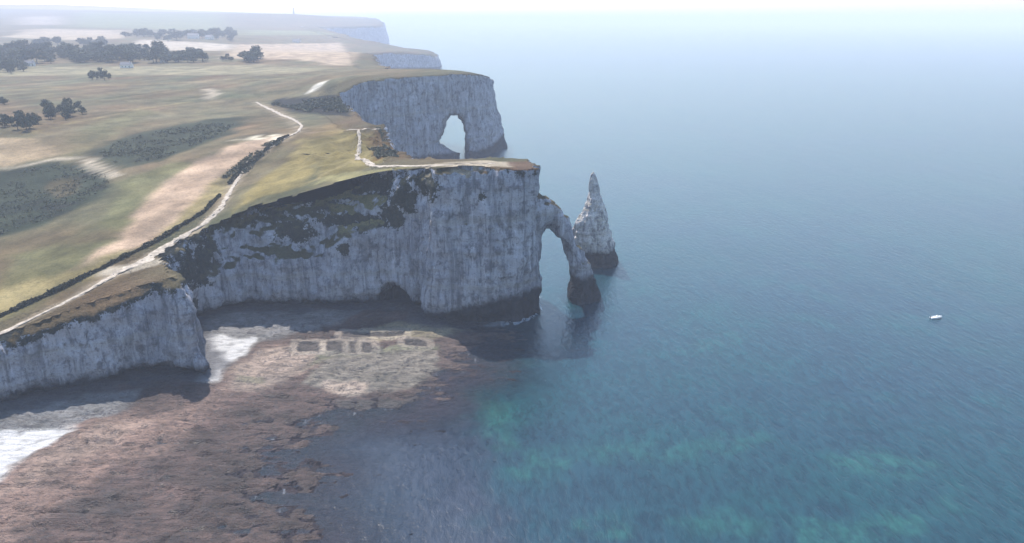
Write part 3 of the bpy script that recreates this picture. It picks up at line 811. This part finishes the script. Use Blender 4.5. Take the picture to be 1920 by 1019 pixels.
    tag(mesh_obj('sea_bed', [(-90000, -90000, -4), (90000, -90000, -4), (90000, 140000, -4), (-90000, 140000, -4)], [[0, 1, 2, 3]], sb), kind='structure')
sea()

# ------------------------------------------------------------------ the needle
def needle():
    D = 450.0
    prof = [(496, 1084, 1164), (488, 1085, 1161), (478, 1088, 1158), (465, 1084, 1155), (450, 1081, 1150), (435, 1080, 1147), (420, 1084, 1143), (405, 1092, 1140), (392, 1100, 1137), (380, 1105, 1134), (365, 1108, 1130), (350, 1110, 1127), (338, 1111, 1124), (330, 1113, 1121), (327, 1116, 1118)]
    zs = []; cx = []; rr = []
    for y, l, r in prof:
        a = WD(l, y, D); b = WD(r, y, D); zs.append(a[2]); cx.append((a[0] + b[0]) / 2 - 0.8); rr.append((b[0] - a[0]) / 2)
    nz, na = 150, 110
    Z = np.linspace(-2.0, max(zs) - 0.05, nz)
    o = np.argsort(zs); zs = np.array(zs)[o]; cx = np.array(cx)[o]; rr = np.array(rr)[o]
    CX = np.interp(Z, zs, cx)[:, None]; R = np.interp(Z, zs, rr)[:, None]
    A = np.linspace(0, 2 * math.pi, na, endpoint=False)[None]
    # squarish, faceted plan
    sq = 1 / np.maximum(np.abs(np.cos(A + 0.25)), np.abs(np.sin(A + 0.25))) ** 0.45
    x = CX + R * np.cos(A) * sq; y = D + 6 + R * 0.95 * np.sin(A) * sq
    zz = np.broadcast_to(Z[:, None], x.shape)
    n = fbm(x / 5, y / 5, zz / 10, 4, 171) * 2.0 + fbm(x / 1.8, y / 1.8, zz / 4, 3, 175) * 0.8 + vnoise(x / 30, y / 30, zz / 1.8, 173) * 0.6
    k = np.clip(R / 6, 0.12, 1)
    nx, ny = np.cos(A), np.sin(A)
    x = x + nx * n * k; y = y + ny * n * k
    V = np.stack([x.ravel(), y.ravel(), zz.ravel()], 1)
    i, j = np.meshgrid(np.arange(nz - 1), np.arange(na), indexing='ij'); j2 = (j + 1) % na
    F = np.stack([i * na + j, i * na + j2, (i + 1) * na + j2, (i + 1) * na + j], -1).reshape(-1, 4)
    top = len(V); V = np.concatenate([V, [[cx[-1], D + 6, zs[-1] + 0.6]]])
    me = [list(map(int, f)) for f in F] + [[(nz - 1) * na + q, (nz - 1) * na + (q + 1) % na, top] for q in range(na)]
    o = mesh_obj('sea_stack', V, me, rock_material('needle_rock', (0.74, 0.70, 0.66), 4.0), attrs={'turf': np.tile([0.45, 0.42, 0.38], (len(V), 1)), 'veg_shade': np.zeros(len(V))})
    tag(o, 'tall pointed white chalk needle standing alone in the sea beside the arch', 'sea stack')
needle()

# ------------------------------------------------------------------ footpaths and the bank with its hedge
def ribbon(name, px_pts, widths, mat, lift=0.22, step=1.2):
    P = [on_land(*p) for p in px_pts]
    X = [p[0] for p in P]; Y = [p[1] for p in P]
    s = np.concatenate([[0], np.cumsum(np.hypot(np.diff(X), np.diff(Y)))])
    n = max(4, int(s[-1] / step)); t = np.linspace(0, s[-1], n)
    x = np.interp(t, s, X); y = np.interp(t, s, Y); w = np.interp(t, s, widths)
    w = w * (1 + 0.35 * fbm(t / 9, 2.2, 0, 3, 207))
    for _ in range(4):
        x[1:-1] = (x[:-2] + 2 * x[1:-1] + x[2:]) / 4; y[1:-1] = (y[:-2] + 2 * y[1:-1] + y[2:]) / 4
    dx = np.gradient(x); dy = np.gradient(y); L = np.hypot(dx, dy); nx, ny = -dy / L, dx / L
    cols = 7
    V = []
    for c in range(cols):
        k = (c / (cols - 1) - 0.5)
        e = fbm(t / 2.2, c * 0.9, 0, 3, 201) * 1.0
        a = x + nx * (k + e * 0.3) * w; b = y + ny * (k + e * 0.3) * w
        V.append(np.stack([a, b, Hp(a, b) + lift - 0.25 * (abs(k) > 0.4)], 1))
    V = np.stack(V, 1).reshape(-1, 3)
    o = mesh_obj(name, V, grid_faces(n, cols), mat)
    tag(o, kind='structure')
M_PATH = simple('chalk_path', (0.34, 0.29, 0.235), 0.95, 0.35, 0.5)
ribbon('footpath', [(-120, 668), (0, 626), (50, 603), (100, 578), (170, 543), (220, 512), (275, 488), (300, 468), (335, 447), (375, 425), (415, 390), (428, 365), (440, 345), (455, 322), (468, 300), (500, 280), (530, 262), (560, 247), (566, 236)],
       [3, 3, 2.6, 2.4, 2.6, 4, 6.5, 5, 4, 3.5, 3.2, 2.4, 2.2, 2, 2, 2, 2.2, 2.5, 2.5], M_PATH)
ribbon('footpath', [(566, 236), (545, 222), (520, 212), (500, 202), (480, 192)], [2, 3, 4, 3, 2], M_PATH)
ribbon('footpath', [(650, 245), (672, 244), (712, 243)], [1.2, 3, 2.5], M_PATH)
ribbon('footpath', [(672, 244), (674, 262), (676, 280), (668, 296), (690, 303), (700, 312), (760, 312), (840, 311), (930, 308)], [2, 2, 2, 3, 3, 3, 3.5, 4, 3], M_PATH)
M_HEDGE = None
def leaf_mat(name, a, b):
    t = NT(name)
    n = t.noise(0.5, 3, 0.6); f = t.noise(2.5, 2)
    c = t.mix(t.ramp(n, 0.3, 0.7), a, b)
    c = t.mix(t.ramp(f, 0.4, 0.7, 0, 0.5), c, tuple(k * 1.7 for k in b))
    return t.fin(c, 0.8, None, 0.15)
M_LEAF = leaf_mat('tree_foliage', (0.034, 0.046, 0.034), (0.055, 0.068, 0.044))
M_SHRUB = leaf_mat('scrub_foliage', (0.045, 0.045, 0.032), (0.075, 0.068, 0.045))
M_GORSE = leaf_mat('gorse_foliage', (0.066, 0.070, 0.050), (0.100, 0.098, 0.066))
M_BARK = simple('tree_bark', (0.10, 0.08, 0.06), 0.9)

def hedge(px_pts, w, h, name='hedge'):
    """a dense thorn hedge: leaves scattered through a long lumpy volume"""
    P = [on_land(*p) for p in px_pts]
    X = [p[0] for p in P]; Y = [p[1] for p in P]
    s = np.concatenate([[0], np.cumsum(np.hypot(np.diff(X), np.diff(Y)))])
    L = s[-1]
    n = int(L * 26)
    t = rng.rand(n) * L
    x = np.interp(t, s, X); y = np.interp(t, s, Y)
    lump = 0.75 + 0.45 * fbm(t / 3.5, 0, 0, 3, 301) 
    gap = fbm(t / 11, 3, 0, 2, 305) > -0.95
    x += rng.randn(n) * w * 0.33 * lump; y += rng.randn(n) * w * 0.33 * lump
    z = Hp(x, y) + rng.rand(n) ** 0.8 * h * lump
    x, y, z = x[gap], y[gap], z[gap]; n = len(x)
    d = rng.randn(n, 3); d /= np.linalg.norm(d, axis=1, keepdims=True)
    e = np.cross(d, rng.randn(n, 3)); e /= np.linalg.norm(e, axis=1, keepdims=True)
    q = (0.35 + 0.35 * rng.rand(n))[:, None]
    C = np.stack([x, y, z], 1)
    V = np.stack([C - d * q - e * q * .7, C + d * q - e * q * .7, C + d * q + e * q * .7, C - d * q + e * q * .7], 1).reshape(-1, 3)
    o = mesh_obj(name, V, np.arange(len(V)).reshape(-1, 4), M_SHRUB, smooth_=False)
    return o
o = hedge([(-120, 634), (0, 594), (60, 567), (120, 539), (190, 505), (250, 475), (290, 455), (340, 424), (385, 396), (412, 368)], 1.5, 1.4)
tag(o, 'long dark hedge running beside the pale cliff path above the near cliff', 'hedge')
o = hedge([(430, 345), (455, 316), (478, 300), (510, 272), (540, 256)], 2.0, 1.3)
tag(o, 'shorter dark thorn hedge beside the thin upper end of the path', 'hedge')

def scrub():
    areas = [(lp([(-60, 430), (-60, 335), (0, 325), (110, 305), (195, 325), (205, 345), (170, 370), (90, 410), (0, 440)]), 1000, 0.5), (lp([(185, 288), (220, 268), (300, 246), (400, 228), (440, 232), (420, 250), (360, 275), (300, 298), (220, 310)]), 1100, 0.55),
             (lp([(415, 335), (440, 312), (500, 268), (535, 262), (480, 305), (450, 338)]), 500, 0.7), (lp([(510, 196), (540, 186), (640, 186), (650, 212), (590, 212)]), 2600, 1.3), (lp([(695, 278), (740, 275), (755, 296), (705, 296)]), 500, 0.8), (lp([(705, 240), (730, 244), (745, 265), (722, 268)]), 350, 0.8),
]
    VV = []
    for poly, n, sz in areas:
        P = np.array(poly); lo = P.min(0); hi = P.max(0)
        q = lo + rng.rand(n * 3, 2) * (hi - lo)
        q = q[(poly_sd(q[:, 0], q[:, 1], poly) < 0) & (fbm(q[:, 0] / 14, q[:, 1] / 14, 0, 3, 401) > -0.15)]
        q = q[coast_sd(q[:, 0], q[:, 1]) < -6][:n]
        k = 9
        c = np.repeat(np.concatenate([q, Hp(q[:, 0], q[:, 1])[:, None]], 1), k, 0)
        s_ = np.repeat(sz * (0.5 + rng.rand(len(q))), k)[:, None]
        c = c + rng.randn(len(c), 3) * s_ * np.array([0.7, 0.7, 0.25]) + np.array([0, 0, 0.45]) * s_
        d = rng.randn(len(c), 3); d /= np.linalg.norm(d, axis=1, keepdims=True)
        e = np.cross(d, rng.randn(len(c), 3)); e /= np.linalg.norm(e, axis=1, keepdims=True)
        w = s_ * 0.55
        VV.append(np.stack([c - d * w, c - e * w * .7, c + d * w, c + e * w * .7], 1).reshape(-1, 3))
    VV = np.concatenate(VV)
    tag(mesh_obj('gorse_scrub', VV, np.arange(len(VV)).reshape(-1, 4), M_GORSE, smooth_=False), 'dark low gorse scrub scattered over the hollows and slopes of the plateau', 'scrub', kind='stuff')
scrub()

# ------------------------------------------------------------------ trees
def make_tree(seed, height, width, nclump, leaves):
    r = np.random.RandomState(seed)
    root = bpy.data.objects.new('broadleaf_tree', None); COL.objects.link(root)
    # trunk with limbs
    V = []; F = []
    def limb(a, b, ra, rb, seg=5):
        a = np.array(a, float); b = np.array(b, float); k0 = len(V)
        d = b - a; d /= np.linalg.norm(d); u = np.cross(d, (0.3, 0.9, 0.1)); u /= np.linalg.norm(u); v = np.cross(d, u)
        for t, rad in ((0, ra), (0.5, (ra + rb) * 0.48), (1, rb)):
            for s in range(seg):
                an = 2 * math.pi * s / seg
                V.append(a + (b - a) * t + (u * math.cos(an) + v * math.sin(an)) * rad)
        for i in range(2):
            for s in range(seg):
                s2 = (s + 1) % seg
                F.append([k0 + i * seg + s, k0 + i * seg + s2, k0 + (i + 1) * seg + s2, k0 + (i + 1) * seg + s])
    limb((0, 0, -0.5), (0.2, 0, height * 0.55), 0.42, 0.2, 7)
    cl = []
    for k in range(nclump):
        an = r.rand() * 6.28; rad = width * 0.5 * r.rand() ** 0.5 * 0.8; z = height * (0.30 + 0.62 * r.rand())
        rad *= math.sqrt(max(0.1, 1 - ((z / height - 0.55) / 0.55) ** 2))
        c = (math.cos(an) * rad, math.sin(an) * rad, z); cl.append((c, width * (0.13 + 0.10 * r.rand())))
        if k % 2 == 0: limb((0.1, 0, height * (0.2 + 0.25 * r.rand())), c, 0.14, 0.04)
    VV = []
    for c, rad in cl:
        d = r.randn(leaves, 3); d /= np.linalg.norm(d, axis=1, keepdims=True)
        p = np.array(c) + d * rad * (0.55 + 0.5 * r.rand(leaves, 1)) * np.array([1, 1, 0.8])
        a = r.randn(leaves, 3); a /= np.linalg.norm(a, axis=1, keepdims=True)
        b = np.cross(a, d); b /= (np.linalg.norm(b, axis=1, keepdims=True) + 1e-6)
        q = 0.30 + 0.35 * r.rand(leaves, 1)
        VV.append(np.stack([p - a * q, p - b * q * .8, p + a * q, p + b * q * .8], 1).reshape(-1, 3))
    VV = np.concatenate(VV)
    mesh_obj('trunk', np.array(V), np.array(F), M_BARK, root)
    mesh_obj('crown', VV, np.arange(len(VV)).reshape(-1, 4), M_LEAF, root, smooth_=False)
    return root
PROTO = [make_tree(3, 11, 10, 16, 55), make_tree(5, 13, 10, 18, 55), make_tree(8, 9, 9, 14, 55), make_tree(13, 10, 13, 18, 55)]
SPARE = list(PROTO)
def put_tree(x, y, sc, kind, label, group):
    src = PROTO[kind]
    if src in SPARE:
        o = src; SPARE.remove(src)
    else:
        o = src.copy(); COL.objects.link(o)
        for ch in list(src.children):
            c = ch.copy(); COL.objects.link(c); c.parent = o
    o.location = (x, y, float(Hp(np.array([x]), np.array([y]))[0]) - 0.4)
    o.rotation_euler = (0, 0, random.random() * 6.28)
    wd = 1.0 + 0.35 * (sc > 1.1)
    o.scale = (sc * wd * random.uniform(0.85, 1.2), sc * wd * random.uniform(0.85, 1.2), sc / wd ** 0.5 * random.uniform(0.85, 1.1))
    tag(o, label, 'tree', group)
    return o
def grove(poly_px, n, sc, label, group, where=None):
    poly = [on_land(*p)[:2] for p in poly_px]
    xs = [p[0] for p in poly]; ys = [p[1] for p in poly]
    k = 0; tries = 0; pts = []; made = []
    where = group if where is None else where
    dmin = 6.0 * sc
    while k < n and tries < 6000:
        tries += 1
        x = random.uniform(min(xs), max(xs)); y = random.uniform(min(ys), max(ys))
        if poly_sd(np.array([x]), np.array([y]), poly)[0] > 0: continue
        if coast_sd(np.array([x]), np.array([y]))[0] > -12: continue
        if any(math.hypot(x - a, y - b) < dmin for a, b in pts):
            if tries % 60 == 0: dmin *= 0.9
            continue
        pts.append((x, y)); made.append(put_tree(x, y, sc * random.uniform(0.8, 1.2), random.randrange(4), label, group)); k += 1
    if len(made) <= 14:      # small groups: each tree is told apart by its place from the left
        made.sort(key=lambda o: o.location[0] / o.location[1])
        names = ['leftmost', 'second', 'third', 'fourth', 'fifth', 'sixth', 'seventh', 'eighth', 'ninth', 'tenth', 'eleventh', 'twelfth', 'thirteenth', 'fourteenth']
        for i, o in enumerate(made):
            o['label'] = ('leftmost' if i == 0 else 'rightmost' if i == len(made) - 1 else names[i] + ' from the left') + ' tree of the ' + where
grove([(88, 228), (90, 206), (150, 206), (156, 216), (112, 232)], 14, 0.85, 'x', 'copse in the open grass', 'compact dark copse in the open grass')
grove([(-30, 246), (0, 222), (50, 226), (78, 232), (72, 246)], 14, 0.85, 'x', 'loose grove at the left edge', 'loose grove at the left edge of the grass')
grove([(-30, 196), (-10, 186), (12, 188), (10, 200)], 3, 0.7, 'x', 'small trees above the left grove', 'few small ones above the loose left grove')
grove([(172, 150), (176, 143), (212, 143), (214, 152)], 7, 0.9, 'x', 'little clump beyond the grass', 'little clump standing below the long tree belt')
grove([(456, 117), (458, 108), (486, 108), (486, 117)], 9, 1.5, 'x', 'square clump right of the belt', 'square clump right of the long belt')
grove([(-40, 140), (-40, 112), (45, 112), (44, 138)], 30, 1.35, 'tree in the thick wood at the left end of the belt', 'wood at the left end of the belt')
grove([(-20, 119), (-20, 98), (300, 98), (300, 119)], 105, 1.7, 'tree in the long dark belt across the middle of the plateau', 'long tree belt across the plateau')
grove([(300, 118), (300, 104), (380, 104), (385, 118)], 28, 1.4, 'tree in the right end of the long dark belt', 'right end of the tree belt')
grove([(416, 117), (418, 113), (436, 113), (436, 117)], 4, 0.8, 'x', 'low trees between belt and clump', 'low group between belt and square clump')
grove([(66, 86), (68, 80), (112, 80), (112, 86)], 9, 1.6, 'x', 'far left wood behind the belt', 'far left wood behind the long belt')
grove([(146, 86), (148, 80), (200, 80), (200, 86)], 11, 1.5, 'x', 'second far wood behind the belt', 'second far wood behind the long belt')
grove([(232, 78), (236, 66), (440, 64), (440, 76)], 56, 1.9, 'tree in the hazy wood around the distant village', 'hazy wood round the village')

# ------------------------------------------------------------------ houses among the trees
M_WALL = simple('rendered_wall', (0.62, 0.60, 0.56), 0.85, 0.08)
M_ROOFS = simple('slate_roof', (0.13, 0.13, 0.15), 0.6, 0.2)
M_GLASS = simple('window_glass', (0.04, 0.05, 0.06), 0.15, 0.1, 2, 0.5)
M_WOOD = simple('painted_door', (0.18, 0.10, 0.06), 0.6, 0.1)
def box(v, f, x0, x1, y0, y1, z0, z1):
    k = len(v)
    v += [(x0, y0, z0), (x1, y0, z0), (x1, y1, z0), (x0, y1, z0), (x0, y0, z1), (x1, y0, z1), (x1, y1, z1), (x0, y1, z1)]
    f += [[k, k + 3, k + 2, k + 1], [k + 4, k + 5, k + 6, k + 7], [k, k + 1, k + 5, k + 4], [k + 1, k + 2, k + 6, k + 5], [k + 2, k + 3, k + 7, k + 6], [k + 3, k, k + 4, k + 7]]
def bx_obj(name, dims, mat, parent):
    v = []; f = []; box(v, f, *dims); return mesh_obj(name, v, f, mat, parent, smooth_=False)
def house(px, py, w, d, h, rot, label):
    p = on_land(px, py)
    r = bpy.data.objects.new('house', None); COL.objects.link(r)
    r.location = (p[0], p[1], p[2] - 0.3); r.rotation_euler = (0, 0, rot)
    tag(r, label, 'house')
    v = [(-w / 2, -d / 2, 0), (w / 2, -d / 2, 0), (w / 2, d / 2, 0), (-w / 2, d / 2, 0), (-w / 2, -d / 2, h), (w / 2, -d / 2, h), (w / 2, d / 2, h), (-w / 2, d / 2, h), (-w / 2, 0, h + d * 0.42), (w / 2, 0, h + d * 0.42)]
    f = [[0, 3, 2, 1], [0, 1, 5, 4], [2, 3, 7, 6], [1, 2, 6, 9, 5], [3, 0, 4, 8, 7]]
    mesh_obj('wall', v, f, M_WALL, r, smooth_=False)
    e = 0.5; rh = d * 0.42
    v = []; f = []
    for s in (-1, 1):
        k = len(v)
        v += [(-w / 2 - e, s * (d / 2 + e), h - e * 0.84 + 0.05), (w / 2 + e, s * (d / 2 + e), h - e * 0.84 + 0.05), (w / 2 + e, 0, h + rh + 0.05), (-w / 2 - e, 0, h + rh + 0.05),
              (-w / 2 - e, s * (d / 2 + e), h - e * 0.84 + 0.3), (w / 2 + e, s * (d / 2 + e), h - e * 0.84 + 0.3), (w / 2 + e, 0, h + rh + 0.35), (-w / 2 - e, 0, h + rh + 0.35)]
        f += [[k, k + 1, k + 2, k + 3], [k + 4, k + 7, k + 6, k + 5], [k, k + 4, k + 5, k + 1], [k + 1, k + 5, k + 6, k + 2], [k + 3, k + 7, k + 4, k]]
    rf = mesh_obj('roof', v, f, M_ROOFS, r, smooth_=False)
    bx_obj('chimney', (w * 0.3, w * 0.3 + 1, -0.5, 0.5, h + rh - 1, h + rh + 1.4), M_WALL, rf)
    for i in range(3):
        x = -w / 2 + w * (i + 0.6) / 3.2
        bx_obj('window', (x, x + 1.2, -d / 2 - 0.06, -d / 2 + 0.1, 1.1, 2.5), M_GLASS, r)
    bx_obj('door', (w * 0.36, w * 0.36 + 1.1, -d / 2 - 0.06, -d / 2 + 0.1, 0.3, 2.4), M_WOOD, r)
house(57, 124, 12, 8, 4.5, 0.2, 'small white house in front of the left end of the tree belt')
house(238, 127, 16, 8, 4.5, -0.1, 'long white house standing in the open below the tree belt')
house(308, 117, 11, 8, 6, 0.5, 'pale house in the gap of the long tree belt')
house(363, 73, 30, 14, 9, 0.1, 'large pale house in the middle of the hazy village wood')
house(393, 74, 22, 12, 7, -0.3, 'pale house at the right of the hazy village wood')
house(556, 80, 24, 12, 6, 0.2, 'pale farmhouse alone on the far field near the coast')

# ------------------------------------------------------------------ lighthouse on the cape
def lathe(name, prof, seg, mat, parent):
    v = []; f = []
    for r, z in prof:
        for s in range(seg):
            a = 2 * math.pi * s / seg; v.append((r * math.cos(a), r * math.sin(a), z))
    for i in range(len(prof) - 1):
        for s in range(seg):
            s2 = (s + 1) % seg; f.append([i * seg + s, i * seg + s2, (i + 1) * seg + s2, (i + 1) * seg + s])
    f.append([(len(prof) - 1) * seg + s for s in range(seg)])
    return mesh_obj(name, v, f, mat, parent, smooth_=False)
lh = bpy.data.objects.new('lighthouse', None); COL.objects.link(lh)
p = WD(551, 28.5, 5300)
lh.location = (p[0], p[1], p[2] - 1)
tag(lh, 'slim pale lighthouse tower alone on the far hazy skyline', 'lighthouse')
lathe('tower', [(6.0, 0), (5.0, 6), (4.4, 34), (4.6, 36)], 8, M_WALL, lh)
lathe('gallery', [(4.6, 36), (6.4, 37), (6.4, 38.2), (6.0, 38.2), (6.0, 37.3), (2, 37.3)], 16, M_WALL, lh)
ln = lathe('lantern', [(3.0, 37.3), (3.0, 42)], 12, M_GLASS, lh)
lathe('cap', [(3.5, 42), (3.0, 43.2), (1.6, 45), (0.3, 46), (0.15, 48)], 12, M_ROOFS, ln)

# ------------------------------------------------------------------ motor boat
def boat():
    r = bpy.data.objects.new('motor_boat', None); COL.objects.link(r)
    p = W(1755, 597, 0); r.location = (p[0], p[1], 0); r.rotation_euler = (0, 0, math.radians(8))
    tag(r, 'small white motor boat alone on the open sea', 'boat')
    gel = simple('white_gelcoat', (0.80, 0.80, 0.80), 0.3, 0.03, 2, 0.5)
    dark = simple('dark_outboard', (0.03, 0.03, 0.035), 0.4, 0.1, 2, 0.5)
    # hull stations: (x, half beam at gunwale, half beam at chine, keel z, gunwale z)
    st = [(-2.8, 1.05, 0.90, -0.30, 0.72), (-1.5, 1.12, 0.95, -0.34, 0.74), (0, 1.12, 0.90, -0.36, 0.80), (1.3, 0.95, 0.62, -0.30, 0.90), (2.3, 0.55, 0.25, -0.12, 1.02), (3.0, 0.06, 0.04, 0.35, 1.12)]
    v = []; f = []
    for x, g, c, kz, gz in st:
        v += [(x, -g, gz), (x, -c, 0.05 + max(kz, -0.1) * 0.3), (x, 0, kz), (x, c, 0.05 + max(kz, -0.1) * 0.3), (x, g, gz), (x, g * 0.84, gz + 0.02), (x, g * 0.80, gz - 0.42), (x, -g * 0.80, gz - 0.42), (x, -g * 0.84, gz + 0.02)]
    n = 9
    for i in range(len(st) - 1):
        for s in range(n):
            s2 = (s + 1) % n; f.append([i * n + s, (i + 1) * n + s, (i + 1) * n + s2, i * n + s2])
    f.append(list(range(n))); f.append([(len(st) - 1) * n + s for s in range(n)][::-1])
    hull = mesh_obj('hull', v, f, gel, r, smooth_=False)
    v = []; f = []
    v += [(1.2, -0.75, 0.9), (1.2, 0.75, 0.9), (2.3, 0.40, 1.04), (2.3, -0.40, 1.04), (1.0, -0.62, 1.12), (1.0, 0.62, 1.12), (2.0, 0.30, 1.16), (2.0, -0.30, 1.16)]
    f += [[0, 1, 2, 3], [4, 7, 6, 5], [0, 4, 5, 1], [1, 5, 6, 2], [2, 6, 7, 3], [3, 7, 4, 0]]
    mesh_obj('foredeck', v, f, gel, r, smooth_=False)
    bx_obj('console', (0.1, 0.7, -0.45, 0.45, 0.42, 1.45), gel, r)
    v = [(0.70, -0.5, 1.45), (0.70, 0.5, 1.45), (0.40, 0.42, 1.95), (0.40, -0.42, 1.95), (0.66, -0.5, 1.45), (0.66, 0.5, 1.45), (0.36, 0.42, 1.95), (0.36, -0.42, 1.95)]
    mesh_obj('windscreen', v, [[0, 1, 2, 3], [4, 7, 6, 5], [0, 3, 7, 4], [1, 5, 6, 2], [2, 6, 7, 3], [0, 4, 5, 1]], M_GLASS, r, smooth_=False)
    bx_obj('seat', (-1.0, -0.4, -0.7, 0.7, 0.40, 0.85), gel, r)
    v = []; f = []; box(v, f, -3.15, -2.75, -0.22, 0.22, 0.75, 1.25); box(v, f, -3.05, -2.85, -0.09, 0.09, -0.5, 0.75)
    mesh_obj('outboard_motor', v, f, dark, r, smooth_=False)
boat()

# ------------------------------------------------------------------ haze
def haze():
    v = []; f = []; box(v, f, -40000, 40000, -3000, 60000, -5.5, 224)
    m = bpy.data.materials.new('haze'); m.use_nodes = True
    nt = m.node_tree; nt.nodes.clear()
    out = nt.nodes.new('ShaderNodeOutputMaterial'); pv = nt.nodes.new('ShaderNodeVolumePrincipled')
    pv.inputs['Color'].default_value = HAZE_COLOR + (1,)
    pv.inputs['Density'].default_value = HAZE_DENSITY
    pv.inputs['Anisotropy'].default_value = 0.0
    nt.links.new(pv.outputs[0], out.inputs['Volume'])
    o = mesh_obj('haze', v, f, m, smooth_=False)
    tag(o, kind='stuff')
haze()
